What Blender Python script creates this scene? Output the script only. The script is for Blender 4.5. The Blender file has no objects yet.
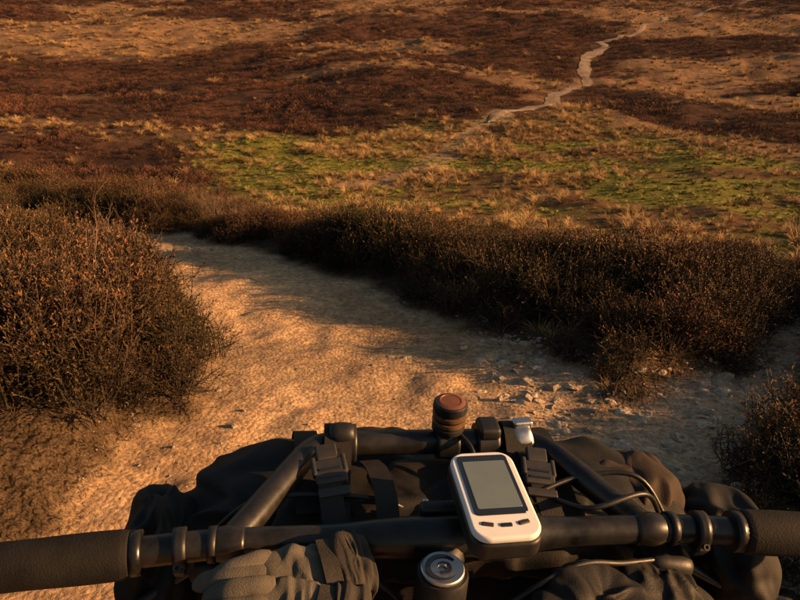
import bpy, bmesh, math, random
import numpy as np
from mathutils import Vector, Matrix
random.seed(3); R=np.random.RandomState(7)
sc=bpy.context.scene
SUN_ELEV=math.radians(15.0); SUN_AZ=math.atan2(0.985,-0.12)   # from +X, slightly behind
# ------------------------------------------------------------ noise
def _h(ix,iy,s):
    n=(ix.astype(np.int64)*374761393+iy.astype(np.int64)*668265263+s*1442695041)&0x7fffffff
    n=((n^(n>>13))*1274126177)&0x7fffffff
    n=(n^(n>>16))&0xffffff
    return n/float(0xffffff)
def vn(x,y,s=0):
    x=np.asarray(x,float); y=np.asarray(y,float)
    ix=np.floor(x); iy=np.floor(y); fx=x-ix; fy=y-iy
    fx=fx*fx*(3-2*fx); fy=fy*fy*(3-2*fy)
    a=_h(ix,iy,s); b=_h(ix+1,iy,s); c=_h(ix,iy+1,s); d=_h(ix+1,iy+1,s)
    return (a*(1-fx)+b*fx)*(1-fy)+(c*(1-fx)+d*fx)*fy
def fbm(x,y,s=0,o=4):
    t=0; a=.5; n=0
    for i in range(o):
        t=t+a*vn(x*2**i+i*17.3,y*2**i-i*9.1,s+i); n+=a; a*=.5
    return t/n
def ss(a,b,x):
    t=np.clip((x-a)/(b-a),0,1); return t*t*(3-2*t)
# ------------------------------------------------------------ terrain
_ty=np.arange(-200,1600,1.0)
_tz=np.interp(_ty,[-200,-50,0,25,50,80,120,200,300,600,1600],[-5,-6,-7,-8,-9.9,-10.3,-9.4,-5.5,2,38,125])
_k=np.hanning(25); _k/=_k.sum(); _tz=np.convolve(np.pad(_tz,12,'edge'),_k,'valid')
PC=np.array([(0.2,-40),(.2,-8),(.05,-2),(-.05,1.5),(-.04,2.2),(0,3.0),(-.25,3.7),(-.85,4.7),(-1.7,5.7),(-2.6,6.6),(-3.7,7.2),(-5.2,7.5),(-9,7.6),(-16,6.5),(-40,2)],float)
PW=np.array([.9,.9,1.1,1.2,1.12,.90,.78,.68,.66,.62,.55,.5,.5,.6,.6])
RC=np.array([(1.0,2.40),(1.55,2.80),(2.25,3.5),(2.75,4.2),(3.2,5.0),(3.6,6.0),(4.2,7.0)],float); RW=np.array([.34,.22,.08,.06,.06,.06,.06])
FC=np.array([(7.0,60),(9.3,64.5),(12.0,68),(14.8,73),(17,79),(20.5,86),(24.0,93),(25.2,99),(26.5,106),(32,117),(35,127),(42,145),(57,166),(74,185),(93,205),(120,235)],float)
FL=np.array([(-3,38),(0,42),(2.2,46),(3.4,50),(5.0,55),(7.0,60),(9.3,64.5)],float)
def pdist(x,y,C,W):
    best=np.full(np.shape(x),1e9)
    for i in range(len(C)-1):
        a=C[i]; d=C[i+1]-a; L=(d**2).sum()
        t=np.clip(((x-a[0])*d[0]+(y-a[1])*d[1])/L,0,1)
        q=np.hypot(x-a[0]-t*d[0],y-a[1]-t*d[1])-(W[i]*(1-t)+W[i+1]*t)
        best=np.minimum(best,q)
    return best
def edge(x,y):
    e=np.minimum(pdist(x,y,PC,PW),pdist(x,y,RC,RW))
    return e+(fbm(x*2.2,y*2.2,50,3)-.5)*.42
def brow(x,y):
    return y-(8.0+4.3*np.tanh((-.575*x-1)/4.5))
def H(x,y,e=None):
    x=np.asarray(x,float); y=np.asarray(y,float)
    if e is None: e=edge(x,y)
    s=brow(x,y)
    sp=np.where(s>15,s,np.log1p(np.exp(np.clip(s*1.8,-40,27)))/1.8)
    za=-.15*y-.27*sp
    zv=np.interp(y,_ty,_tz)
    d=np.abs(za-zv)
    z=np.maximum(za,zv)+np.log1p(np.exp(-np.minimum(d*.8,40)))/.8
    dist=np.hypot(x,y)
    z=z+(fbm(x/38+3,y/30,11,4)-.5)*5.6*ss(25,90,dist)+(fbm(x/160,y/160,19,2)-.5)*16*ss(120,400,dist)
    z=z+(fbm(x/13+2,y/17,27,3)-.5)*2.6*ss(30,70,dist)
    z=z+(fbm(x/5,y/5,23,3)-.5)*1.0*ss(12,30,dist)
    near=1-ss(14,30,dist)
    bank=ss(0,.45,e)*(.08+.20*ss(-.4,-1.2,x)*ss(5.5,3.5,y))
    z=z+near*(bank+(fbm(x/1.1,y/1.1,31,3)-.5)*.14*ss(0,.6,e)+(fbm(x*1.5,y*1.5,35,3)-.5)*.08
        +(fbm(x*5,y*5,37,3)-.5)*.05)
    return z
# zones
def zones(x,y):
    n=fbm(x/9,y/9,61,4)-.5; n2=fbm(x/34,y/13,71,5); n3=fbm(x/70+5,y/20,75,5); n4=fbm(x/6,y/6,79,3)-.5
    up=np.minimum(50+.75*(x+10),70-2.18*(x-16)); 
    g=ss(-5,5,up-y+n*30)*ss(-4,3,x+13.5+n*18+(y-42)*.15)*ss(14,20,y)
    a=np.array((14.,73.)); b=np.array((42.,18.)); d=b-a; t=np.clip(((x-a[0])*d[0]+(y-a[1])*d[1])/(d@d),0,1)
    q=np.hypot(x-a[0]-t*d[0],y-a[1]-t*d[1])
    st=ss(3.2,1.4,q+n*7)*ss(.0,.1,t)
    far=ss(100,128,y)
    st=np.maximum(st,far*ss(.54,.60,n3*.55+n2*.45+n4*.16))
    st=np.maximum(st,ss(26,36,x)*ss(68,82,y)*ss(140,115,y)*ss(.48,.57,n2+n4*.2))
    st=np.maximum(st,ss(.60,.67,n2+n4*.15)*ss(45,60,y)*.9)
    green=g*ss(.40,.54,fbm(x/7+9,y/4,81,4)+(fbm(x/1.8,y/1.8,88,3)-.5)*.25+.34*ss(0,8,10-np.hypot((x+8)*.9,(y-44)*.8)))
    return g,np.clip(st,0,1),green
def sinhgrid(a,lo,hi,n):
    t=np.linspace(np.arcsinh(lo/a),np.arcsinh(hi/a),n); return a*np.sinh(t)
gx=sinhgrid(2.2,-700,700,900); gy=sinhgrid(2.6,-62,1396,960)+2.0
X,Y=np.meshgrid(gx,gy); E=edge(X,Y); Z=H(X,Y,E)
g,st,gr=zones(X,Y); dist=np.hypot(X,Y)
near=1-ss(16,26,Y)
pm=ss(.14,-.08,E+(fbm(X*7,Y*7,55,2)-.5)*.12)
C=np.zeros(X.shape+(3,))
def mixc(A,col,m): return A*(1-m[...,None])+np.array(col)*m[...,None]
nn=fbm(X/2.5,Y/2.5,91,4)
C[:]=(.052,.030,.022)
C=mixc(C,(.105,.054,.034),ss(.4,.6,nn)*(1-near))
C=mixc(C,(.10,.07,.045),near*1.0)
C=mixc(C,(.20,.125,.06),g*(1-near)*.9)
C=mixc(C,(.215,.215,.045),gr*(1-near)*.95)
C=mixc(C,(.31,.20,.12),st*(1-near)*.85*(.5+.5*ss(.35,.6,nn)))
fl=ss(1.0,.1,pdist(X,Y,FL,np.full(len(FL),.6))+(fbm(X/2,Y/2,97,3)-.5)*1.6); C=mixc(C,(.34,.26,.18),fl*.85)
pn=fbm(X*.9,Y*.9,95,3)
C=mixc(C,(.66,.46,.285),pm*near); C=mixc(C,(.53,.385,.25),pm*near*ss(.45,.65,pn)); C=mixc(C,(.44,.36,.28),pm*near*ss(.3,.9,X)*.6)
far_m=ss(260,420,Y); C=mixc(C,(.16,.10,.06),far_m*.6)
nx,ny=len(gx),len(gy)
co=np.stack([X,Y,Z],-1).reshape(-1,3); col=C.reshape(-1,3)
pmf=(pm*near).reshape(-1)
idx=np.arange(nx*ny).reshape(ny,nx)
F=np.stack([idx[:-1,:-1],idx[:-1,1:],idx[1:,1:],idx[1:,:-1]],-1).reshape(-1,4)
def mesh_np(name,co,F,mat=None,smooth=True,col=None,attrs=None):
    me=bpy.data.meshes.new(name)
    co=np.asarray(co,np.float32); F=np.asarray(F,np.int32); k=F.shape[1]
    me.vertices.add(len(co)); me.vertices.foreach_set('co',co.ravel())
    me.loops.add(F.size); me.loops.foreach_set('vertex_index',F.ravel())
    me.polygons.add(len(F)); me.polygons.foreach_set('loop_start',np.arange(0,F.size,k,dtype=np.int32))
    me.polygons.foreach_set('loop_total',np.full(len(F),k,np.int32))
    me.update(calc_edges=True)
    me.polygons.foreach_set('use_smooth',np.full(len(F),smooth))
    if col is not None:
        a=me.color_attributes.new('Col','FLOAT_COLOR','POINT')
        a.data.foreach_set('color',np.concatenate([col,np.ones((len(col),1))],1).astype(np.float32).ravel())
    if attrs:
        for k2,v in attrs.items():
            a=me.attributes.new(k2,'FLOAT','POINT'); a.data.foreach_set('value',np.asarray(v,np.float32))
    if mat: me.materials.append(mat)
    me.validate(); return me
def add(name,me,parent=None):
    o=bpy.data.objects.new(name,me); sc.collection.objects.link(o)
    if parent: o.parent=parent
    return o
# ------------------------------------------------------------ materials
def newmat(name):
    m=bpy.data.materials.new(name); m.use_nodes=True; nt=m.node_tree
    b=nt.nodes['Principled BSDF']; return m,nt,b
def N(nt,t,**kw):
    n=nt.nodes.new(t)
    for k,v in kw.items():
        if k.startswith('i_'):
            n.inputs[k[2:].replace('_',' ')].default_value=v
        else: setattr(n,k,v)
    return n
def ramp(nt,stops):
    r=nt.nodes.new('ShaderNodeValToRGB'); e=r.color_ramp.elements
    while len(e)<len(stops): e.new(.5)
    for q,(p,c) in zip(e,stops): q.position=p; q.color=(*c,1)
    return r
gm,nt,b=newmat('ground_soil')
b.inputs['Roughness'].default_value=.95; b.inputs['Specular IOR Level'].default_value=.1
geo=N(nt,'ShaderNodeNewGeometry'); vc=N(nt,'ShaderNodeVertexColor',layer_name='Col'); pa=N(nt,'ShaderNodeAttribute',attribute_name='pathm')
n1=N(nt,'ShaderNodeTexNoise',i_Scale=1.3,i_Detail=6.,i_Roughness=.7); n2=N(nt,'ShaderNodeTexNoise',i_Scale=16.,i_Detail=6.,i_Roughness=.8)
vo=N(nt,'ShaderNodeTexVoronoi',i_Scale=45.); n5=N(nt,'ShaderNodeTexNoise',i_Scale=5.,i_Detail=3.,i_Roughness=.6)
for q in(n1,n2,vo,n5): nt.links.new(geo.outputs['Position'],q.inputs['Vector'])
r1=ramp(nt,[(.3,(.62,.60,.58)),(.7,(1.3,1.28,1.25))]); r2=ramp(nt,[(.3,(.58,.56,.54)),(.7,(1.34,1.33,1.30))])
nt.links.new(n1.outputs['Fac'],r1.inputs[0]); nt.links.new(n2.outputs['Fac'],r2.inputs[0])
def mul(nt,a,bb,fac=1.):
    m=N(nt,'ShaderNodeMix',data_type='RGBA',blend_type='MULTIPLY'); m.inputs[0].default_value=fac
    nt.links.new(a,m.inputs[6]); nt.links.new(bb,m.inputs[7]); return m.outputs[2]
c=mul(nt,vc.outputs['Color'],r1.outputs[0]); c=mul(nt,c,r2.outputs[0])
r3=ramp(nt,[(.0,(.72,.72,.75)),(.5,(1,1,1)),(1.,(1.3,1.25,1.15))]); sep=N(nt,'ShaderNodeSeparateColor'); nt.links.new(vo.outputs['Color'],sep.inputs[0]); nt.links.new(sep.outputs[0],r3.inputs[0])
m3=N(nt,'ShaderNodeMix',data_type='RGBA',blend_type='MULTIPLY'); nt.links.new(pa.outputs['Fac'],m3.inputs[0]); nt.links.new(c,m3.inputs[6]); nt.links.new(r3.outputs[0],m3.inputs[7])
nt.links.new(m3.outputs[2],b.inputs['Base Color'])
ad=N(nt,'ShaderNodeMath',operation='MULTIPLY_ADD'); nt.links.new(vo.outputs['Distance'],ad.inputs[0]); ad.inputs[1].default_value=-.40; nt.links.new(n2.outputs['Fac'],ad.inputs[2])
ad2=N(nt,'ShaderNodeMath',operation='MULTIPLY_ADD'); nt.links.new(n5.outputs['Fac'],ad2.inputs[0]); ad2.inputs[1].default_value=1.4; nt.links.new(ad.outputs[0],ad2.inputs[2])
bp=N(nt,'ShaderNodeBump',i_Strength=1.,i_Distance=.045); nt.links.new(ad2.outputs[0],bp.inputs['Height'])
inv=N(nt,'ShaderNodeMath',operation='SUBTRACT'); inv.inputs[0].default_value=1.; nt.links.new(pa.outputs['Fac'],inv.inputs[1]); inv.use_clamp=True
bp2=N(nt,'ShaderNodeBump',i_Distance=.55); nt.links.new(inv.outputs[0],bp2.inputs['Strength']); nt.links.new(n1.outputs['Fac'],bp2.inputs['Height']); nt.links.new(bp.outputs[0],bp2.inputs['Normal'])
nt.links.new(bp2.outputs[0],b.inputs['Normal'])

fm=pmf[F].mean(1)>.5
def submesh(name,mask):
    f=F[mask]; u,inv=np.unique(f,return_inverse=True); f=inv.reshape(f.shape)
    return mesh_np(name,co[u],f,gm,True,col[u],{'pathm':pmf[u]})
add('moorland_ground',submesh('moorland_ground',~fm)); add('dirt_path',submesh('dirt_path',fm))
# far track strip
def resample(C,step):
    C=np.array(C,float); out=[]
    P=[C[0]*2-C[1]]+list(C)+[C[-1]*2-C[-2]]
    for i in range(1,len(P)-2):
        p0,p1,p2,p3=P[i-1],P[i],P[i+1],P[i+2]; n=max(2,int(np.linalg.norm(p2-p1)/step))
        for j in range(n):
            t=j/n; out.append(.5*((2*p1)+(-p0+p2)*t+(2*p0-5*p1+4*p2-p3)*t*t+(-p0+3*p1-3*p2+p3)*t**3))
    out.append(C[-1]); return np.array(out)
fc=resample(FC,.6); tg=np.gradient(fc,axis=0); tg/=np.linalg.norm(tg,axis=1)[:,None]; nr=np.stack([-tg[:,1],tg[:,0]],1)
wv=(.34+.85*fbm(fc[:,0]*.35,fc[:,1]*.35,5,3))*(.2+.8*ss(59,70,fc[:,1]))*(1-.3*ss(120,170,fc[:,1]))
fc=fc+nr*((fbm(fc[:,0]/7,fc[:,1]/7,15,2)-.5)*2.4)[:,None]
rows=[]
for k in np.linspace(-1,1,7):
    p=fc+nr*(k*wv*(1+.6*(vn(fc[:,0]*1.5,fc[:,1]*1.5+k*5,8)-.5)))[:,None]; rows.append(np.stack([p[:,0],p[:,1],H(p[:,0],p[:,1])+.12-.07*abs(k)],1))
tc=np.concatenate(rows); n=len(fc); ii=np.arange(n-1)
tf=np.concatenate([np.stack([r*n+ii,r*n+ii+1,(r+1)*n+ii+1,(r+1)*n+ii],1)[:,::-1] for r in range(6)])
tcol=np.array((.235,.19,.155))[None]*(.55+.9*fbm(tc[:,0]/2,tc[:,1]/2,99,3))[:,None]
add('dirt_track',mesh_np('dirt_track',tc,tf,gm,True,tcol,{'pathm':np.ones(len(tc))}))

def vegmat(name,stops,stops2,trans=.25,nscale=.35):
    m,nt,b=newmat(name); b.inputs['Roughness'].default_value=.75; b.inputs['Specular IOR Level'].default_value=.2
    at=N(nt,'ShaderNodeAttribute',attribute_name='tip'); oi=N(nt,'ShaderNodeObjectInfo'); geo=N(nt,'ShaderNodeNewGeometry')
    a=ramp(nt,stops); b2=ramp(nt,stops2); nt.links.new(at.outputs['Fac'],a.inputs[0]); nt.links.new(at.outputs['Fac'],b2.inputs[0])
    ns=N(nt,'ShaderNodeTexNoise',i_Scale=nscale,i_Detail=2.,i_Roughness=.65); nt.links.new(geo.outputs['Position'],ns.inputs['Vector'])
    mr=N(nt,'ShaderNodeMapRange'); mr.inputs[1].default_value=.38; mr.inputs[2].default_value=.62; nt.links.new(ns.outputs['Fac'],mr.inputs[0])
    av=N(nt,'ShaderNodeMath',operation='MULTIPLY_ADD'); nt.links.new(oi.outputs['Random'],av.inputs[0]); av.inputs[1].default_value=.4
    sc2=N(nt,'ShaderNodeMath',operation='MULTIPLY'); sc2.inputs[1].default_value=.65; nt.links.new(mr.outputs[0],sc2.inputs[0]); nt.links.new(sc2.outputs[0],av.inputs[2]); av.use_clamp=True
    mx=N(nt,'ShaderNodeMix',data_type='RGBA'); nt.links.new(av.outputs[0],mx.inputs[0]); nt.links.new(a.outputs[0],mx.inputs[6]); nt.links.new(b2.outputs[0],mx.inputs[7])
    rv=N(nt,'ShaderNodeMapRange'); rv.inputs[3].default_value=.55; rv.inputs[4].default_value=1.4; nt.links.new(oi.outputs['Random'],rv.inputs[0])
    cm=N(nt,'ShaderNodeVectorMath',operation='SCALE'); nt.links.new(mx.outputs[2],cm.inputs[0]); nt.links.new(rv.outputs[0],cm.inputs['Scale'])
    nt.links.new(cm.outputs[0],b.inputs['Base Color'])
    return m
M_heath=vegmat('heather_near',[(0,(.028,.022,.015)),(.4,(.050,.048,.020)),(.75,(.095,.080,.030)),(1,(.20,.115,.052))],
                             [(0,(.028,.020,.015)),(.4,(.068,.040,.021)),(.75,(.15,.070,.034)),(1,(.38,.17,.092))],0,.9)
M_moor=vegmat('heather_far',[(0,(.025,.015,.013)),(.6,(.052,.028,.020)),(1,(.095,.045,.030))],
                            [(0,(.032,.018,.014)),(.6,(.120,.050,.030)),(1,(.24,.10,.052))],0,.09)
M_tus=vegmat('tussock',[(0,(.13,.09,.035)),(.5,(.25,.17,.07)),(1,(.38,.265,.12))],
                       [(0,(.12,.07,.03)),(.5,(.40,.24,.10)),(1,(.62,.41,.20))],0,.2)
M_gg=vegmat('green_grass',[(0,(.07,.085,.018)),(1,(.22,.24,.05))],[(0,(.10,.10,.02)),(1,(.38,.34,.08))],0,.3)
M_dead=vegmat('dead_twigs',[(0,(.06,.045,.035)),(1,(.20,.14,.10))],[(0,(.08,.055,.04)),(1,(.30,.21,.14))],0,.8)
# ------------------------------------------------------------ plant sources
class MB:
    def __init__(s): s.v=[];s.f=[];s.t=[]
    def quad(s,a,b,c,d,ta,tc):
        n=len(s.v); s.v+=[a,b,c,d]; s.t+=[ta,ta,tc,tc]; s.f.append((n,n+1,n+2,n+3))
def nrm(v): return v/ (np.linalg.norm(v)+1e-9)
def rv(rs): return nrm(rs.normal(size=3))
def heather_src(i,nsp=46):
    rs=np.random.RandomState(100+i); m=MB()
    def branch(p,d,L,n,w,t0):
        pts=[p]
        for k in range(n):
            d=nrm(d+rs.normal(size=3)*.12+np.array((0,0,.18))); p=p+d*L/n; pts.append(p)
        side=nrm(np.cross(d,rv(rs)))
        for k in range(n):
            w0=w*(1-k/n*.7); w1=w*(1-(k+1)/n*.7); a,b_=pts[k],pts[k+1]
            m.quad(a-side*w0,a+side*w0,b_+side*w1,b_-side*w1,t0,t0+.1)
        return pts
    for s in range(nsp):
        az=rs.uniform(0,6.283); el=min(abs(rs.normal(0,.44)),.85)
        d=np.array((math.sin(el)*math.cos(az),math.sin(el)*math.sin(az),math.cos(el)))
        p=np.array((math.cos(az),math.sin(az),0))*rs.uniform(0,.09)
        L=rs.uniform(.23,.34)*(1-.12*el)
        pts=branch(p,d,L,4,.0024,0.02)
        segs=[(pts,.40)]
        for q in range(6):
            k=rs.randint(1,4); d2=nrm(pts[k+1]-pts[k]+rs.normal(size=3)*.36)
            segs.append((branch(pts[k],d2,L*rs.uniform(.22,.42),2,.0012,.1),.0))
        for P,st0 in segs:
            P=np.array(P); nl=17
            fl=rs.rand()<.5
            for j in range(nl):
                t=st0+(1-st0)*(j+rs.rand())/nl; x=t*(len(P)-1); k=min(int(x),len(P)-2); b0=P[k]*(1-(x-k))+P[k+1]*(x-k)
                ax=nrm(P[k+1]-P[k]); dr=nrm(ax*.95+rv(rs)*.7); wdt=nrm(np.cross(dr,rv(rs)))
                l=rs.uniform(.005,.0105); w=rs.uniform(.0014,.0023)
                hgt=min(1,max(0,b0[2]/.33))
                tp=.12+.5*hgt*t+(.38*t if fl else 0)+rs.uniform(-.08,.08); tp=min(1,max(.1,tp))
                m.quad(b0-wdt*w,b0+wdt*w,b0+dr*l+wdt*w*.6,b0+dr*l-wdt*w*.6,tp*.9,tp)
    return m
def moor_src(i):
    rs=np.random.RandomState(300+i); m=MB()
    for s in range(190):
        az=rs.uniform(0,6.283); el=math.acos(rs.uniform(.05,1)); r=rs.uniform(.5,1.05)*(.85+.3*math.sin(az*3+i)*math.sin(el*2+i))
        p=np.array((math.sin(el)*math.cos(az)*.32,math.sin(el)*math.sin(az)*.32,math.cos(el)*.30))*r
        dr=nrm(p*np.array((.8,.8,1.4))+np.array((0,0,.15))+rs.normal(size=3)*.12); w=nrm(np.cross(dr,rv(rs))); l=rs.uniform(.05,.10); q=rs.uniform(.005,.011)
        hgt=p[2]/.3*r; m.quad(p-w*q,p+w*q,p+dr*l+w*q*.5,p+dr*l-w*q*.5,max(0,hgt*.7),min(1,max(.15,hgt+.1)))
    return m
def tuss_src(i,n=110,h=.42,droop=1.,wd=.006,spread=.35,rad=.07):
    rs=np.random.RandomState(500+i); m=MB()
    for s in range(n):
        az=rs.uniform(0,6.283); el=abs(rs.normal(.2,spread)); L=h*rs.uniform(.6,1.15)
        hd=np.array((math.cos(az),math.sin(az),0)); p=hd*rs.uniform(0,rad); sd=np.array((-hd[1],hd[0],0)); w=wd*rs.uniform(.6,1.3)
        sd=nrm(sd+rs.normal(size=3)*.4)
        K=4; a=el; pr=p
        for k in range(K):
            d=hd*math.sin(a)+np.array((0,0,math.cos(a))); q=pr+d*L/K
            w0=w*(1-k/K*.8); w1=w*(1-(k+1)/K*.8); m.quad(pr-sd*w0,pr+sd*w0,q+sd*w1,q-sd*w1,k/K,(k+1)/K)
            pr=q; a+=rs.uniform(.15,.55)*droop
    return m
def twig_src(i):
    rs=np.random.RandomState(900+i); m=MB()
    def br(p,d,L,w,dep):
        n=4
        side=nrm(np.cross(d,rv(rs)))
        for k in range(n):
            d=nrm(d+rs.normal(size=3)*.22+np.array((0,0,.08))); q=p+d*L/n; w1=w*.82
            m.quad(p-side*w,p+side*w,q+side*w1,q-side*w1,.3+.2*dep,.5+.2*dep); p=q; w=w1
            if dep<3 and rs.rand()<.8: br(p,nrm(d+rs.normal(size=3)*.5),L*.5,w*.7,dep+1)
    for s in range(12):
        az=rs.uniform(0,6.283); el=rs.uniform(.1,.7); br(np.array((math.cos(az),math.sin(az),0))*.05,np.array((math.sin(el)*math.cos(az),math.sin(el)*math.sin(az),math.cos(el))),.33*rs.uniform(.8,1.1),.0020,0)
    return m
def stone_src(i):
    rs=np.random.RandomState(700+i); bm=bmesh.new(); bmesh.ops.create_icosphere(bm,subdivisions=3,radius=1)
    sx,sy,sz=rs.uniform(.8,1.3),rs.uniform(.6,1.),rs.uniform(.35,.65)
    cuts=[(Vector(rv(rs)),rs.uniform(.5,.8)) for _ in range(12)]
    for v in bm.verts:
        for nv,dd in cuts:
            t=v.co.dot(nv)
            if t>dd: v.co-=nv*(t-dd)*.95
        n_=float(fbm(np.array(v.co.x*3+i*7),np.array(v.co.y*3+v.co.z*2.3),i,3))-.5; v.co*=1+n_*.15
        v.co.x*=sx;v.co.y*=sy;v.co.z*=sz
    me=bpy.data.meshes.new('stone_src'); bm.to_mesh(me); bm.free()
    for p in me.polygons: p.use_smooth=False
    return me
def srccoll(name,meshes,mat):
    c=bpy.data.collections.new(name)
    for i,m in enumerate(meshes):
        if isinstance(m,MB): me=mesh_np(name,np.array(m.v),np.array(m.f),mat,False,None,{'tip':m.t})
        else: me=m; me.materials.append(mat)
        o=bpy.data.objects.new('%s_src_%02d'%(name,i),me); c.objects.link(o)
    return c
def scatter(name,coll,P,rot,scl,nvar):
    P=np.asarray(P,np.float32); me=bpy.data.meshes.new(name); me.vertices.add(len(P)); me.vertices.foreach_set('co',P.ravel())
    a=me.attributes.new('rot','FLOAT_VECTOR','POINT'); a.data.foreach_set('vector',np.asarray(rot,np.float32).ravel())
    a=me.attributes.new('scl','FLOAT_VECTOR','POINT'); a.data.foreach_set('vector',np.asarray(scl,np.float32).ravel())
    a=me.attributes.new('vi','INT','POINT'); a.data.foreach_set('value',R.randint(0,nvar,len(P)).astype(np.int32))
    o=add(name,me); ng=bpy.data.node_groups.new(name,'GeometryNodeTree')
    ng.interface.new_socket('Geometry',in_out='INPUT',socket_type='NodeSocketGeometry'); ng.interface.new_socket('Geometry',in_out='OUTPUT',socket_type='NodeSocketGeometry')
    gi=ng.nodes.new('NodeGroupInput'); go=ng.nodes.new('NodeGroupOutput'); ip=ng.nodes.new('GeometryNodeInstanceOnPoints'); ci=ng.nodes.new('GeometryNodeCollectionInfo')
    ci.inputs['Collection'].default_value=coll; ci.inputs['Separate Children'].default_value=True; ci.inputs['Reset Children'].default_value=True
    ip.inputs['Pick Instance'].default_value=True; L=ng.links.new
    L(gi.outputs[0],ip.inputs['Points']); L(ci.outputs[0],ip.inputs['Instance'])
    for nm,ty,sock in(('rot','FLOAT_VECTOR','Rotation'),('scl','FLOAT_VECTOR','Scale'),('vi','INT','Instance Index')):
        q=ng.nodes.new('GeometryNodeInputNamedAttribute'); q.data_type=ty; q.inputs['Name'].default_value=nm; L(q.outputs['Attribute'],ip.inputs[sock])
    L(ip.outputs[0],go.inputs[0]); md=o.modifiers.new('scatter','NODES'); md.node_group=ng
    return o
def grid(x0,x1,y0,y1,st):
    a=np.arange(x0,x1,st); b_=np.arange(y0,y1,st); A,B=np.meshgrid(a,b_); A=A.ravel()+R.uniform(-.5,.5,A.size)*st; B=B.ravel()+R.uniform(-.5,.5,B.size)*st; return A,B
def place(A,B,sz,tilt=.15,sxy=None,sink=.02):
    n=len(A); P=np.stack([A,B,H(A,B)-sink],1); rot=np.stack([R.normal(0,tilt,n),R.normal(0,tilt,n),R.uniform(0,6.28,n)],1)
    w=sz*(sxy if sxy is not None else R.uniform(.9,1.2,n)); return P,rot,np.stack([w,w,sz],1)
# near heather
hc=srccoll('heather',[heather_src(i) for i in range(7)],M_heath)
A,B=grid(-12,10,-3,15,.20); e=edge(A,B); s=brow(A,B)
hn=fbm(A/.75,B/.75,201,3)
leftbush=ss(-.9,-1.3,A)*ss(5.2,4.6,B)*ss(1.9,2.4,B)
rightband=ss(-1.4,-.5,A)*ss(2.9,3.4,B)*ss(1.5,.7,e)
rightlow=ss(.9,1.1,A)*ss(3.0,2.6,B)
keep=(e>.06+.08*R.rand(len(A)))&(s<3.2+R.normal(size=len(A)))&((hn>.28)|(leftbush>.5)|(rightlow>.5))
keep&=~((A<0)&(B<2.2)&(A>-1.75))
keep&=~((s>1.2)&(R.rand(len(A))<.4)); keep&=(np.abs(A)<.7*B+4.5)
ramp_e=.6+.4*ss(0,.5,e)
sz=(.62+2.1*(hn-.36)+.58*leftbush+.28*rightband-.14*rightlow+.25*ss(-2,-2.6,A)*ss(6.5,5.5,B)+.25*ss(-2.5,-4,A)*ss(6,7.5,B)+R.normal(0,.10,len(A)))*ramp_e*(1-.28*ss(-1.5,0,s)*ss(-2.5,-1,A))
sz=np.clip(sz,.45,1.75)
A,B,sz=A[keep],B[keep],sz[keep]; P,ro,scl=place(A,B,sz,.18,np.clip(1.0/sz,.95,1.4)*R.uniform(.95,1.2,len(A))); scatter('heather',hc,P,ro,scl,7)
# bare dead twigs in the older bushes
tw=srccoll('twigs',[twig_src(i) for i in range(5)],M_dead)
A,B=grid(-6,5,1.5,9,.3); e=edge(A,B); k=(e>.3)&(brow(A,B)<1)&(R.rand(len(A))<.05+.45*(A<-1.5)*(fbm(A/.9,B/.9,333,2)>.46)); A,B=A[k],B[k]
P,ro,scl=place(A,B,R.uniform(.8,1.1,len(A))*(1+.5*(A<-1)*(B<5)),.15,R.uniform(.9,1.1,len(A))); scatter('dead_heather_twigs',tw,P,ro,scl,5)
# near grass tufts at path edges
tc_=srccoll('tuft',[tuss_src(i+20,46,.16,.8,.0016,.5) for i in range(5)],M_tus)
A,B=grid(-6,5,.6,10,.13); e=edge(A,B); k=(e>-.04)&(e<.45)&(R.rand(len(A))<.40)&(fbm(A/1.2,B/1.2,222,2)>.46); A,B=A[k],B[k]
P,ro,scl=place(A,B,R.uniform(.35,1.0,len(A)),.2); scatter('grass_tufts',tc_,P,ro,scl,5)
# far heather
mc=srccoll('moor_heather',[moor_src(i) for i in range(6)],M_moor)
def infr(A,B,m=8): return (np.abs(A)<.66*B+m)
A1,B1=grid(-60,60,18,60,.60); k=infr(A1,B1); A1,B1=A1[k],B1[k]
A2,B2=grid(-105,105,60,150,1.05); k=infr(A2,B2,5); A2,B2=A2[k],B2[k]
A3,B3=grid(-190,190,150,290,2.1); k=infr(A3,B3,5); A3,B3=A3[k],B3[k]
AA=np.concatenate([A1,A2,A3]); BB=np.concatenate([B1,B2,B3]); SS=np.concatenate([np.full(len(A1),1.1),np.full(len(A2),1.55),np.full(len(A3),2.7)])
g,st,gr=zones(AA,BB); veg=fbm(AA/4,BB/4,240,3); td=pdist(AA,BB,FC,np.full(len(FC),1.0)); td=np.minimum(td,pdist(AA,BB,FL,np.full(len(FL),.3)))
open_=np.clip(g+st,0,1)
k=(R.rand(len(AA))>open_*.96)&(td>.5)&(veg>.30)&((open_<.5)|(R.rand(len(AA))<.6))
P,ro,scl=place(AA[k],BB[k],SS[k]*(.35+1.2*veg[k])*R.uniform(.7,1.3,k.sum()),.15); scl[:,2]*=np.where(BB[k]>60,.85,1); scatter('moorland_heather',mc,P,ro,scl,6)
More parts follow.
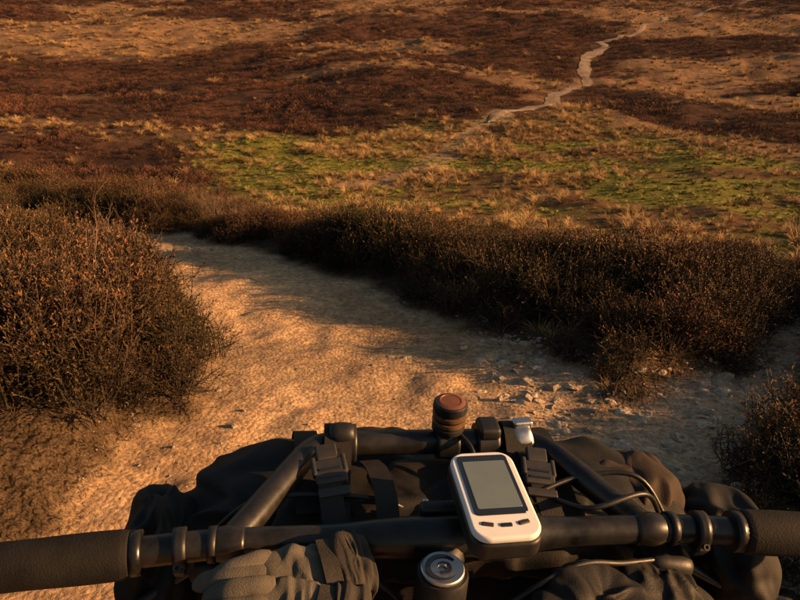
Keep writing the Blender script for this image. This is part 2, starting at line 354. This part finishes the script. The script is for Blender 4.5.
# tussocks
tsc=srccoll('tussock',[tuss_src(i,95,.44,1.,.0075,.34,.12) for i in range(6)],M_tus)
A1,B1=grid(-60,60,18,75,.58); k=infr(A1,B1); A1,B1=A1[k],B1[k]
A2,B2=grid(-140,140,75,230,1.6); k=infr(A2,B2,5); A2,B2=A2[k],B2[k]
AA=np.concatenate([A1,A2]); BB=np.concatenate([B1,B2]); SS=np.concatenate([np.full(len(A1),1.0),np.full(len(A2),1.5)])
g,st,gr=zones(AA,BB); cl=fbm(AA/2.6,BB/2.6,260,3); td=pdist(AA,BB,FC,np.full(len(FC),1.0)); td=np.minimum(td,pdist(AA,BB,FL,np.full(len(FL),.1)))
k=(R.rand(len(AA))<np.clip(g*(1-.88*gr)*ss(.38,.50,cl)*1.4+st*.8*ss(.30,.48,cl)+.015,0,1))&(td>.4)
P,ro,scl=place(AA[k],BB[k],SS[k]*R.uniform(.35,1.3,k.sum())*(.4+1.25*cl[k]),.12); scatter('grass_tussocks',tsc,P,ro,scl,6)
gsc=srccoll('green_tuft',[tuss_src(i+60,60,.16,1.,.008) for i in range(4)],M_gg)
A1,B1=grid(-40,60,18,75,.52); k=infr(A1,B1); A1,B1=A1[k],B1[k]; g,st,gr=zones(A1,B1); k=R.rand(len(A1))<gr*.65+g*.25; 
P,ro,scl=place(A1[k],B1[k],R.uniform(.5,1.8,k.sum()),.1); scatter('green_grass',gsc,P,ro,scl,4)
# stones
M_st,nt,b=newmat('stone'); b.inputs['Roughness'].default_value=.9
oi=N(nt,'ShaderNodeObjectInfo'); r=ramp(nt,[(0,(.24,.185,.135)),(.5,(.38,.29,.205)),(1,(.48,.385,.285))]); nt.links.new(oi.outputs['Random'],r.inputs[0])
ns=N(nt,'ShaderNodeTexNoise',i_Scale=3.,i_Detail=6.); tcn=N(nt,'ShaderNodeTexCoord'); nt.links.new(tcn.outputs['Object'],ns.inputs['Vector']); r2=ramp(nt,[(.3,(.65,.65,.65)),(.7,(1.2,1.2,1.2))]); nt.links.new(ns.outputs['Fac'],r2.inputs[0])
nt.links.new(mul(nt,r.outputs[0],r2.outputs[0]),b.inputs['Base Color']); bp=N(nt,'ShaderNodeBump',i_Strength=.5,i_Distance=.05); nt.links.new(ns.outputs['Fac'],bp.inputs['Height']); nt.links.new(bp.outputs[0],b.inputs['Normal'])
stc=srccoll('stone',[stone_src(i) for i in range(8)],M_st)
A=R.uniform(-4,4,70000); B=R.uniform(.5,8.5,70000); e=edge(A,B); cl=fbm(A/.6,B/.6,280,3)
rt=ss(.25,.75,A)*ss(4.6,4.0,B); k=(e<.22)&(R.rand(len(A))<.06+.45*ss(.5,.66,cl)+.45*rt)
A,B,rt,e=A[k],B[k],rt[k],e[k]; sz=.0028*np.exp(R.exponential(.45,len(A)))*(1+1.3*rt); 
big=(R.rand(len(A))<.004+.085*rt); sz=np.where(big,sz*R.uniform(2.5,5,len(A)),sz); sz=np.clip(sz,.0025,.065)
P,ro,scl=place(A,B,sz,.3,R.uniform(.9,1.4,len(A)),0.0); P[:,2]-=sz*.15; scatter('path_stones',stc,P,ro,scl,8)

# ============================================================ BICYCLE
def simple(name,colr,rough=.5,metal=0.,spec=.5,bump=0,bscale=200,var=.0,coat=0):
    m,nt,b=newmat(name); b.inputs['Roughness'].default_value=rough; b.inputs['Metallic'].default_value=metal; b.inputs['Specular IOR Level'].default_value=spec
    if coat: b.inputs['Coat Weight'].default_value=coat
    tc=N(nt,'ShaderNodeTexCoord'); ns=N(nt,'ShaderNodeTexNoise',i_Scale=float(bscale),i_Detail=3.); nt.links.new(tc.outputs['Object'],ns.inputs['Vector'])
    n0=N(nt,'ShaderNodeTexNoise',i_Scale=25.,i_Detail=6.,i_Roughness=.7); nt.links.new(tc.outputs['Object'],n0.inputs['Vector'])
    r=ramp(nt,[(.35,tuple(x*(1-var) for x in colr)),(.65,tuple(min(1,x*(1+var)+var*.012) for x in colr))]); nt.links.new(n0.outputs['Fac'],r.inputs[0]); nt.links.new(r.outputs[0],b.inputs['Base Color'])
    rr=N(nt,'ShaderNodeMapRange'); rr.inputs[1].default_value=.35; rr.inputs[2].default_value=.65; rr.inputs[3].default_value=max(.05,rough-.06); rr.inputs[4].default_value=min(1,rough+.14); nt.links.new(n0.outputs['Fac'],rr.inputs[0]); nt.links.new(rr.outputs[0],b.inputs['Roughness'])
    if bump:
        bp=N(nt,'ShaderNodeBump',i_Strength=bump,i_Distance=.001); nt.links.new(ns.outputs['Fac'],bp.inputs['Height']); nt.links.new(bp.outputs[0],b.inputs['Normal'])
    return m
M_bar=simple('anodised_black',(.010,.0095,.0095),.30,.0,.42,.05,400,.5)
M_grip=simple('grip_rubber',(.009,.0082,.008),.75,0,.20,.5,700,.3)
M_plast=simple('black_plastic',(.010,.010,.011),.42,0,.40,.1,500,.3)
M_plg=simple('grey_plastic',(.026,.025,.025),.5,0,.4,.1,500,.2)
M_fab=simple('black_fabric',(.006,.0056,.006),.66,0,.28,.4,900,.4)
M_fabb=simple('brown_fabric',(.028,.018,.013),.8,0,.3,.4,900,.3)
M_web=simple('webbing',(.011,.010,.010),.7,0,.3,.6,1200,.3)
M_glove=simple('glove_fabric',(.085,.076,.062),.85,0,.2,.6,1100,.35)
M_glove2=simple('glove_palm',(.030,.027,.024),.8,0,.2,.5,700,.3)
M_alu=simple('brushed_aluminium',(.55,.54,.53),.32,1.,.5,.1,700,.1)
M_white=simple('white_plastic',(.68,.70,.72),.3,0,.5,0,200,.03)
M_screen=simple('lcd_screen',(.13,.165,.17),.12,0,.5,0,200,.06,1.)
M_bez=simple('bezel',(.012,.013,.016),.12,0,.5,0,200,.05,1.)
M_or=simple('bell_top',(.17,.065,.032),.45,.2,.5,.1,300,.2)
M_bronze=simple('bronze',(.22,.12,.06),.38,.7,.5,.1,300,.2)
M_tyre=simple('tyre_rubber',(.025,.023,.022),.85,0,.3,.5,200,.3)
M_frame=simple('frame_paint',(.03,.032,.035),.35,0,.5,.0,100,.2,.5)
CEN=Vector((.0387,.4007,1.1155))
bike=bpy.data.objects.new('bicycle',None); sc.collection.objects.link(bike); bike.location=CEN; bike.rotation_euler=(0,math.radians(3.6),math.radians(6.5))
bike.empty_display_size=.2
def tube(name,pts,r,mat,res=.006,seg=20,rad=None,parent=bike,cap=True,smoothpath=True,flat=None):
    pts=[np.array(p,float) for p in pts]; C=resample(pts,res) if smoothpath and len(pts)>2 else np.array([pts[0]+(pts[-1]-pts[0])*t for t in np.linspace(0,1,max(2,int(np.linalg.norm(pts[-1]-pts[0])/res)))])
    n=len(C); T=np.gradient(C,axis=0); T/=np.linalg.norm(T,axis=1)[:,None]+1e-12
    up=np.array((0,0,1.)) if abs(T[0][2])<.9 else np.array((0,1.,0)); u=nrm(np.cross(T[0],up)); V=[];
    rr=np.full(n,r) if rad is None else np.array([rad(i/(n-1)) for i in range(n)])
    for i in range(n):
        u=nrm(u-T[i]*np.dot(u,T[i])); w=np.cross(T[i],u)
        for k in range(seg):
            a=2*math.pi*k/seg; fy=1 if flat is None else flat
            V.append(C[i]+(u*math.cos(a)+w*math.sin(a)*fy)*rr[i])
    Fq=[(i*seg+k,i*seg+(k+1)%seg,(i+1)*seg+(k+1)%seg,(i+1)*seg+k) for i in range(n-1) for k in range(seg)]
    me=bpy.data.meshes.new(name); fs=list(Fq)
    if cap: fs+= [tuple(range(seg))[::-1],tuple((n-1)*seg+k for k in range(seg))]
    me.from_pydata([tuple(v) for v in V],[],fs); me.materials.append(mat)
    for p in me.polygons: p.use_smooth=len(p.vertices)==4
    return add(name,me,parent)
def lathe(name,prof,mat,seg=40,loc=(0,0,0),rot=(0,0,0),parent=bike,mats=None):
    V=[];fs=[]
    for (r,z) in prof:
        for k in range(seg):
            a=2*math.pi*k/seg; V.append((r*math.cos(a),r*math.sin(a),z))
    n=len(prof)
    for i in range(n-1):
        for k in range(seg): fs.append((i*seg+k,i*seg+(k+1)%seg,(i+1)*seg+(k+1)%seg,(i+1)*seg+k))
    fs+=[tuple(range(seg))[::-1],tuple((n-1)*seg+k for k in range(seg))]
    me=bpy.data.meshes.new(name); me.from_pydata(V,[],fs); me.materials.append(mat)
    if mats:
        for m_ in mats[0]: me.materials.append(m_)
        for i in range(n-1):
            for k in range(seg): me.polygons[i*seg+k].material_index=mats[1](i)
        me.polygons[-1].material_index=mats[1](n-2)
    for p in me.polygons: p.use_smooth=len(p.vertices)==4
    o=add(name,me,parent); o.location=loc; o.rotation_euler=rot
    md=o.modifiers.new('e','EDGE_SPLIT'); md.split_angle=math.radians(38); return o
def rbox(name,size,mat,loc=(0,0,0),rot=(0,0,0),bev=.002,parent=bike,seg=3,taper=None,corner=None):
    bm=bmesh.new(); bmesh.ops.create_cube(bm,size=1)
    for v in bm.verts:
        v.co.x*=size[0];v.co.y*=size[1];v.co.z*=size[2]
        if taper and v.co.z>0: v.co.x*=taper; v.co.y*=taper
    if corner:
        ed=[e for e in bm.edges if abs(e.verts[0].co.z-e.verts[1].co.z)>size[2]*.5]; bmesh.ops.bevel(bm,geom=ed,offset=corner,segments=6,profile=.5,affect='EDGES')
        ed=[e for e in bm.edges if abs(e.verts[0].co.z-e.verts[1].co.z)<1e-6 and len(e.link_faces)==2 and abs(e.calc_face_angle(0))>.7]
        bmesh.ops.bevel(bm,geom=ed,offset=bev,segments=seg,profile=.5,affect='EDGES')
    else: bmesh.ops.bevel(bm,geom=bm.edges[:],offset=bev,segments=seg,profile=.5,affect='EDGES')
    me=bpy.data.meshes.new(name); bm.to_mesh(me); bm.free(); me.materials.append(mat)
    for p in me.polygons: p.use_smooth=True
    o=add(name,me,parent); o.location=loc; o.rotation_euler=rot
    md=o.modifiers.new('w','WEIGHTED_NORMAL'); return o
def blob(name,size,mat,loc,rot=(0,0,0),power=3.5,wr=.006,fr=30,seed=0,res=70,parent=bike,dirs=(1,1,1)):
    n=res;m=res//2
    U,W=np.meshgrid(np.linspace(-math.pi,math.pi,n,endpoint=False),np.linspace(-math.pi/2,math.pi/2,m))
    f=lambda w,e:np.sign(w)*np.abs(w)**e
    e=2/power
    x=f(np.cos(W),e)*f(np.cos(U),e); y=f(np.cos(W),e)*f(np.sin(U),e); z=f(np.sin(W),e)
    x*=size[0]/2;y*=size[1]/2;z*=size[2]/2
    L=np.sqrt(x*x+y*y+z*z)+1e-9
    wx=(fbm(x*fr*.4+seed,y*fr*.4+z*fr*.3,seed+3,2)-.5)*2
    a=fbm(x*fr*dirs[0]+seed+wx,(y*dirs[1]+z*.7*dirs[2])*fr*.55+wx,seed,2); b_=fbm(z*fr*.6*dirs[2]+seed*3+wx,(x*dirs[0]-y*dirs[1])*fr*.6-wx,seed+9,1)
    d=(-np.sqrt((a-.5)**2+.001)*2.2-np.sqrt((b_-.5)**2+.003)*1.2+.45)*wr*2
    x+=x/L*d;y+=y/L*d;z+=z/L*d
    V=np.stack([x,y,z],-1).reshape(-1,3); idx=np.arange(n*m).reshape(m,n)
    Fq=np.stack([idx[:-1],np.roll(idx[:-1],-1,1),np.roll(idx[1:],-1,1),idx[1:]],-1).reshape(-1,4)
    me=mesh_np(name,V,Fq,mat,True); o=add(name,me,parent); o.location=loc; o.rotation_euler=rot
    md=o.modifiers.new('s','SUBSURF'); md.levels=1; md.render_levels=1
    return o
def barY(x): return -.10*max(0,abs(x)-.17)
tube('handlebar',[(-.37,barY(-.37),0),(-.26,barY(-.26),0),(-.17,0,0),(-.06,0,0),(0,0,0),(.06,0,0),(.17,0,0),(.26,barY(.26),0),(.37,barY(.37),0)],.0111,M_bar,rad=lambda t:.0111+.0048*math.exp(-((t-.5)/.10)**4))
for s in(-1,1):
    a=(s*.232,barY(.232),0); c_=(s*.372,barY(.372),0)
    tube('grip',[a,((a[0]+c_[0])/2,(a[1]+c_[1])/2,0),c_],.0170,M_grip,res=.002,seg=32,rad=lambda t:.0172+.0004*math.sin(t*9)+(-.001 if t<.015 or t>.985 else 0))
    tube('grip_collar',[(s*.224,barY(.224),0),(s*.2315,barY(.2315),0)],.0160,M_bar,res=.002,seg=28)
    tube('brake_clamp',[(s*.194,barY(.194),0),(s*.203,barY(.203),0)],.0150,M_plast,res=.002,seg=24)
    rbox('clamp_bolt_boss',(.009,.012,.012),M_plast,(s*.198,-.010,-.010),(.5,0,0),.002)
    lathe('clamp_bolt',[(.0,0),(.0026,0),(.0026,.003),(.0015,.003),(.0013,.001)],M_plg,16,(s*.198,-.017,-.004),(math.radians(50),0,0))
    tube('brake_perch',[(s*.198,.008,-.008),(s*.19,.024,-.03),(s*.17,.035,-.045)],.009,M_plast,rad=lambda t:.010-.002*t)
    tube('brake_lever',[(s*.185,.03,-.040),(s*.215,.030,-.065),(s*.26,.015,-.085),(s*.31,.00,-.09)],.006,M_bar,rad=lambda t:.0065-.0018*t,flat=.7)
    tube('shifter_band',[(s*.173,0,0),(s*.179,0,0)],.0132,M_plast,res=.002,seg=24)
    blob('shifter_body',(.045,.035,.030),M_plast,(s*.175,-.005 if s>0 else .01,-.030),(0,.2,0),3,.001,20,4,30)
LP=[(-.165,0,0),(-.150,.025,.002),(-.118,.082,.004),(-.104,.104,.004),(-.088,.112,.004),(-.05,.113,.004),(0,.113,.004),(.05,.113,.004),(.084,.112,.004),(.100,.104,.004),(.114,.082,.004),(.143,.025,.002),(.158,0,0)]
tube('loop_bar',LP,.0111,M_bar,seg=24)
for s,x in((-1,-.165),(1,.158)): tube('loop_weld_collar',[(x-.012,0,0),(x+.012,0,0)],.0135,M_bar,res=.002,seg=24,rad=lambda t:.0112+.0022*math.sin(math.pi*t))
SX,SY=-.013,-.036
lathe('stem_clamp',[(.0,-.042),(.0175,-.042),(.019,-.040),(.019,.004),(.0178,.0065),(.0,.0065)],M_plast,40,(SX,SY,-.004))
tube('stem_body',[(SX,SY,-.018),(SX+.005,-.015,-.014),(0,0,-.003)],.015,M_plast)
rbox('stem_faceplate',(.046,.012,.036),M_plast,(0,.016,0),(0,0,0),.004)
for x in(-.017,.017):
    for z in(-.012,.012): lathe('faceplate_bolt',[(0,0),(.003,0),(.003,.003),(.0017,.003),(.0015,.0015)],M_alu,14,(x,.0221,z),(-math.pi/2,0,0))
lathe('headset_cap',[(.0,0),(.0152,0),(.0158,.001),(.0156,.0024),(.0148,.003),(.0142,.0027),(.004,.0024),(.0035,.001),(.0,.001)],M_alu,48,(SX,SY,.003))
def arcstrip(name,r0,r1,a0,a1,z,mat,loc,n=40,cx=0,cy=0):
    V=[];fs=[]
    for i in range(n+1):
        a=a0+(a1-a0)*i/n; t=i/n; w=(r1-r0)*math.sin(math.pi*min(1,.15+t*.85)); rm=(r0+r1)/2
        V+=[(cx+(rm-w/2)*math.cos(a),cy+(rm-w/2)*math.sin(a),z),(cx+(rm+w/2)*math.cos(a),cy+(rm+w/2)*math.sin(a),z)]
    for i in range(n): fs.append((2*i,2*i+1,2*i+3,2*i+2))
    me=bpy.data.meshes.new(name); me.from_pydata(V,[],fs); me.materials.append(mat); o=add(name,me,bike); o.location=loc; return o
arcstrip('cap_emblem_ring',.0088,.0125,.6,5.6,.0033,M_bez,(SX,SY,.003)); arcstrip('cap_emblem_swirl',.003,.0062,-2.2,2.6,.0033,M_bez,(SX,SY,.003))
tube('head_tube',[(SX,SY,-.05),(SX,SY+.055,-.20)],.024,M_frame,seg=28)
for z,y in((-.052,.001),(-.062,.005)): lathe('headset_spacer',[(.0,0),(.0185,0),(.019,.001),(.019,.008),(.0185,.009),(0,.009)],M_plast,32,(SX,SY+y,z))
GP=(.026,-.006,.040); GR=(math.radians(3),0,math.radians(2.5))
gps=bpy.data.objects.new('gps_computer',None); sc.collection.objects.link(gps); gps.parent=bike; gps.location=GP; gps.rotation_euler=GR
rbox('gps_back_shell',(.0512,.0892,.015),M_plast,(0,0,-.0062),(0,0,0),.003,gps,3,None,.011)
rbox('gps_white_case',(.0500,.0880,.006),M_white,(0,0,.0043),(0,0,0),.0024,gps,4,None,.0125)
rbox('gps_bezel',(.0395,.0620,.0016),M_bez,(0,.008,.0074),(0,0,0),.0006,gps,2,None,.004)
rbox('gps_screen',(.0330,.0490,.0008),M_screen,(0,.0072,.0083),(0,0,0),.0003,gps,1,None,.0012)
for i,x in enumerate((-.013,0,.013)):
    rbox('gps_button',(.0085,.0035,.0018),M_plg if i!=1 else M_bez,(x,-.0325+.0015*abs(i-1),.0074),(0,0,(-.25,0,.25)[i]),.0008,gps,2)
for i in range(6): rbox('gps_lettering',(.0013,.0016,.0003),M_plg,(-.005+i*.0020,.0360,.0083),(0,0,0),.0001,gps,1)
rbox('gps_mount_arm',(.022,.04,.007),M_plast,(0,-.004,-.019),(.1,0,0),.003,gps)
tube('gps_mount_band',[(.018,0,0),(.042,0,0)],.0185,M_plast,res=.003,seg=28)
bell=lathe('bell',[(0,-.022),(.010,-.022),(.0115,-.018),(.0115,-.002),(.0140,.0),(.0148,.002),(.0148,.005),(.0138,.0055),(.0138,.008),(.0150,.0085),(.0150,.0115),(.0138,.012),(.0138,.0145),(.0150,.015),(.0150,.018),(.0138,.0185),(.0138,.0205),(.0152,.021),(.0154,.024),(.0150,.0275),(.0135,.029),(.0095,.0300),(.0092,.0296),(.0,.0300)],
    M_plast,48,(.016,.113,.018),(0,0,0),bike,([M_bronze,M_or],lambda i:1 if (i in(9,10,13,14)) else (2 if i>=20 else 0)))
tube('bell_bracket',[(.006,.113,.004),(.026,.113,.004)],.0150,M_plast,res=.002,seg=28)
tube('bell_cable',[(.024,.108,.018),(.034,.085,.012),(.028,.06,-.008),(.0,.05,-.02)],.0022,M_plast,seg=10)
def torus(name,Rr,r,mat,loc,rot,parent=bike,w=None,seg=40):
    V=[];fs=[]; k=12
    for i in range(seg):
        a=2*math.pi*i/seg
        for j in range(k):
            b_=2*math.pi*j/k; q=Rr+r*math.cos(b_); V.append((q*math.cos(a),q*math.sin(a),(w or r)*math.sin(b_)))
    for i in range(seg):
        for j in range(k): fs.append((i*k+j,((i+1)%seg)*k+j,((i+1)%seg)*k+(j+1)%k,i*k+(j+1)%k))
    me=bpy.data.meshes.new(name); me.from_pydata(V,[],fs); me.materials.append(mat)
    for p in me.polygons:p.use_smooth=True
    o=add(name,me,parent); o.location=loc; o.rotation_euler=rot; return o
torus('lamp_bracket_ring',.0155,.0018,M_alu,(.0845,.113,.006),(0,math.radians(80),.1),w=.008)
rbox('lamp_bracket_tab',(.018,.010,.008),M_alu,(.084,.113,.0225),(0,0,.1),.002)
tube('lamp_bracket',[(.042,.113,.004),(.062,.113,.004)],.0165,M_plast,res=.002,seg=28)
rbox('lamp_bracket_block',(.020,.024,.012),M_plast,(.052,.110,.020),(0,0,0),.004)
tube('bag_spacer',[(-.092,.113,.004),(-.066,.113,.004)],.0170,M_plast,res=.002,seg=28)
tube('bag_spacer_knob',[(-.090,.110,.016),(-.068,.110,.016)],.0105,M_plast,res=.002,seg=24,rad=lambda t:.0105-.003*abs(2*t-1)**3)
blob('handlebar_bag',(.52,.20,.20),M_fab,(.02,.105,-.115),(0,0,0),3.0,.011,24,5,240,dirs=(.6,1,1))
blob('bag_flap',(.30,.13,.05),M_fab,(.005,.060,-.035),(0,0,0),3.0,.009,38,11,120)
blob('bag_end_pocket',(.085,.09,.06),M_fabb,(.195,.105,-.052),(0,0,.2),3.0,.007,44,12,90)
blob('bag_end_closure',(.07,.13,.13),M_fab,(-.235,.08,-.10),(0,0,.1),2.6,.010,46,13,90)
blob('bag_end_closure',(.08,.13,.12),M_fab,(.280,.06,-.10),(0,0,-.1),2.6,.010,46,14,90)
def strap(name,pts,w,mat=M_web,th=.0016):
    C=resample([np.array(p,float) for p in pts],.004); n=len(C); T=np.gradient(C,axis=0); T/=np.linalg.norm(T,axis=1)[:,None]
    V=[];fs=[]
    for i in range(n):
        side=np.array((1.,0,0)); side=nrm(side-T[i]*side.dot(T[i])); nn_=np.cross(side,T[i])
        for a,b_ in((-1,-1),(1,-1),(1,1),(-1,1)): V.append(tuple(C[i]+side*a*w/2+nn_*b_*th/2))
    for i in range(n-1):
        for k in range(4): fs.append((i*4+k,i*4+(k+1)%4,(i+1)*4+(k+1)%4,(i+1)*4+k))
    fs+=[(3,2,1,0),tuple((n-1)*4+k for k in range(4))]
    me=bpy.data.meshes.new(name); me.from_pydata(V,[],fs); me.materials.append(mat); return add(name,me,bike)
for x in(-.082,.078):
    strap('bag_strap',[(x,.120,-.02),(x,.131,.004),(x,.120,.020),(x,.104,.018),(x*1.02,.085,.0),(x*1.05,.05,-.004),(x*1.05,.02,-.012)],.024)
strap('bag_strap',[(-.115,.200,-.06),(-.112,.165,-.02),(-.110,.13,-.004),(-.108,.09,-.002),(-.106,.04,-.010)],.022)
strap('bag_strap',[(.115,.200,-.06),(.114,.165,-.02),(.112,.13,-.008),(.110,.09,-.008),(.108,.04,-.014)],.022)
strap('carry_strap',[(-.055,.10,-.006),(-.050,.075,.004),(-.046,.045,.004),(-.045,.018,-.006)],.018)
strap('carry_strap',[(.045,.10,-.006),(.050,.075,.006),(.062,.045,.004),(.070,.018,-.006)],.018)
def buckle(loc,rot):
    e=bpy.data.objects.new('strap_buckle',None); sc.collection.objects.link(e); e.parent=bike; e.location=loc; e.rotation_euler=rot
    rbox('buckle_body',(.026,.024,.006),M_plg,(0,0,0),(0,0,0),.0018,e); rbox('buckle_prongs',(.018,.016,.005),M_plg,(0,.020,0),(0,0,0),.0016,e)
    for s in(-1,1): rbox('buckle_side',(.004,.018,.007),M_plg,(s*.0125,.006,0),(0,0,0),.0015,e)
    for y in(-.006,.001): rbox('buckle_slot',(.018,.0024,.0015),M_bez,(0,y,.0032),(0,0,0),.0005,e)
    rbox('ladder_lock',(.026,.008,.005),M_plg,(0,-.021,.001),(0,0,0),.0016,e)
    strap('buckle_webbing',[(loc[0]-.001,loc[1]+.04,loc[2]-.002),(loc[0],loc[1]+.012,loc[2]-.001),(loc[0],loc[1]-.02,loc[2]-.004),(loc[0]+.004,loc[1]-.045,loc[2]-.018)],.019)
buckle((-.090,.064,.012),(math.radians(14),math.radians(-4),math.radians(8)))
buckle((.086,.060,.008),(math.radians(12),math.radians(4),math.radians(-8)))
blob('stem_bag',(.105,.085,.14),M_fab,(.085,-.060,-.085),(.1,0,.1),2.8,.009,40,21,110)
blob('stem_bag_collar',(.10,.07,.03),M_fab,(.092,-.060,-.018),(.1,0,.3),2.4,.008,60,22,110)
blob('stem_bag',(.11,.085,.14),M_fab,(-.105,-.055,-.095),(.1,0,-.1),2.8,.009,40,23,110)
blob('stem_bag_flap',(.085,.05,.022),M_fab,(.165,-.035,-.032),(.3,.3,-.2),2.4,.007,60,25,90)
def glove(loc,rot,seed,sc_=1.):
    e=bpy.data.objects.new('glove',None); sc.collection.objects.link(e); e.parent=bike; e.location=loc; e.rotation_euler=rot; e.scale=(sc_,)*3
    blob('glove_back',(.060,.052,.020),M_glove,(0,0,0),(0,0,0),2.8,.0045,75,seed,120,e)
    blob('glove_cuff',(.034,.050,.024),M_glove2,(.036,.002,.001),(0,.15,0),3.2,.003,110,seed+5,100,e,dirs=(2,.4,1))
    for i in range(4):
        y=.018-.0125*i; rs=np.random.RandomState(seed+i); a=rs.uniform(-.006,.006); L=(.040,.046,.044,.034)[i]
        tube('glove_finger',[(-.018,y,.002),(-.030,y+a*.5,.006),(-.030-L*.5,y+a*1.5,.002),(-.030-L*.85,y+a*2.4,-.010)],.006,M_glove,parent=e,res=.002,rad=lambda t:.0071*(1-(max(0,t-.8)/.25)**2)+.0004*math.sin(t*14+i),flat=.62)
    tube('glove_thumb',[(.008,-.022,.002),(-.004,-.034,.004),(-.018,-.042,-.004)],.007,M_glove,parent=e,res=.002,rad=lambda t:.0072*(1-(max(0,t-.8)/.25)**2),flat=.7)
    strap_pts=[(.020,-.028,.002),(.019,-.014,.0125),(.019,.004,.0135),(.020,.022,.008)]
    o=strap('glove_wrist_tab',strap_pts,.012,M_glove2); o.parent=e
glove((-.112,-.040,.004),(.28,.05,.25),31); glove((-.116,-.068,.000),(.45,.12,-.12),47,.95)
for pts in ([(.19,.035,-.02),(.16,.02,.018),(.11,.01,.014),(.085,.05,-.005),(.05,.09,-.03)],
            [(.20,.03,-.03),(.17,.05,.010),(.12,.055,.008),(.07,.04,.0),(.03,.05,-.03)],
            [(-.19,.035,-.03),(-.15,.05,-.004),(-.09,.05,.0),(-.04,.05,-.01),(-.01,.06,-.04)],
            [(.165,-.012,-.02),(.13,-.022,-.012),(.09,-.03,-.004),(.04,-.045,-.02),(.01,-.02,-.09)],
            [(-.165,-.012,-.02),(-.12,-.015,-.015),(-.06,-.03,-.012),(-.025,-.01,-.07)]):
    tube('cable',pts,.0022,M_plast,seg=10)
AX=(0,.26,-.855)
for s in(-1,1): tube('fork_leg',[(SX+s*.055,SY+.075,-.27),(s*.058,.14,-.5),(s*.055,AX[1],AX[2])],.016,M_frame,rad=lambda t:.018-.006*t)
tube('fork_crown',[(SX-.06,SY+.07,-.26),(SX,SY+.06,-.23),(SX+.06,SY+.07,-.26)],.02,M_frame)
def wheel(c):
    e=bpy.data.objects.new('wheel',None); sc.collection.objects.link(e); e.parent=bike; e.location=c; e.rotation_euler=(0,math.pi/2,0)
    torus('tyre',.338,.027,M_tyre,(0,0,0),(0,0,0),e,seg=96); torus('rim',.306,.010,M_bar,(0,0,0),(0,0,0),e,w=.012,seg=96)
    lathe('hub',[(0,-.05),(.012,-.05),(.028,-.03),(.014,-.026),(.014,.026),(.028,.03),(.012,.05),(0,.05)],M_bar,24,(0,0,0),(0,0,0),e)
    for i in range(28):
        a=i/28*6.2832; b_=a+(.5 if i%2 else -.5); z=.03 if i%4<2 else -.03
        tube('spoke',[(.026*math.cos(b_),.026*math.sin(b_),z),(.302*math.cos(a),.302*math.sin(a),0)],.001,M_alu,res=.3,seg=6,parent=e)
wheel(AX); RX=(0,-.85,-.69); wheel(RX)
BB_=(0,-.42,-.80); ST=(0,-.56,-.30)
HT=(SX,SY+.02,-.10); HB=(SX,SY+.05,-.19)
for a,b_,r in((HT,(0,-.53,-.33),.019),(HB,BB_,.022),(BB_,ST,.016),(ST,(0,-.605,-.08),.0135)): tube('frame_tube',[a,b_],r,M_frame)
for s in(-1,1):
    tube('chain_stay',[(s*.03,BB_[1],BB_[2]),(s*.062,RX[1],RX[2])],.010,M_frame); tube('seat_stay',[(s*.015,-.54,-.36),(s*.062,RX[1],RX[2])],.008,M_frame)
    tube('crank',[(s*.05,BB_[1],BB_[2]),(s*.075,BB_[1]+s*.17,BB_[2]+.01)],.011,M_bar); rbox('pedal',(.09,.09,.018),M_plast,(s*.125,BB_[1]+s*.17,BB_[2]+.01),(0,0,0),.004)
lathe('chainring',[(.02,-.003),(.078,-.003),(.08,0),(.078,.003),(.02,.003)],M_bar,48,(.055,BB_[1],BB_[2]),(0,math.pi/2,0))
blob('saddle',(.14,.27,.045),M_plast,(0,-.62,-.055),(0,0,0),2.3,.0005,10,40,60)
# ------------------------------------------------------------ light, world, camera
w=bpy.data.worlds.new('World'); sc.world=w; w.use_nodes=True; nt=w.node_tree; bg=nt.nodes['Background']
sky=N(nt,'ShaderNodeTexSky',sky_type='NISHITA'); sky.sun_disc=False; sky.sun_elevation=SUN_ELEV; sky.sun_rotation=SUN_AZ; sky.air_density=1.5; sky.dust_density=3.0
nt.links.new(sky.outputs[0],bg.inputs[0]); bg.inputs[1].default_value=.09
sl=bpy.data.lights.new('sun','SUN'); sl.energy=12.0; sl.angle=math.radians(.5); sl.color=(1,.51,.20); so=bpy.data.objects.new('sun',sl); sc.collection.objects.link(so)
d=Vector((math.sin(SUN_AZ)*math.cos(SUN_ELEV),math.cos(SUN_AZ)*math.cos(SUN_ELEV),math.sin(SUN_ELEV))); so.rotation_euler=d.to_track_quat('Z','Y').to_euler()
cam=bpy.data.cameras.new('camera'); cam.sensor_width=36; cam.lens=18/math.tan(math.radians(30)); cam.clip_start=.02; cam.clip_end=4000
cobj=bpy.data.objects.new('camera',cam); sc.collection.objects.link(cobj); cobj.location=(0,0,1.5); cobj.rotation_euler=(math.radians(65),0,0); sc.camera=cobj
sc.view_settings.view_transform='Standard'; sc.view_settings.look='None'; sc.view_settings.exposure=0
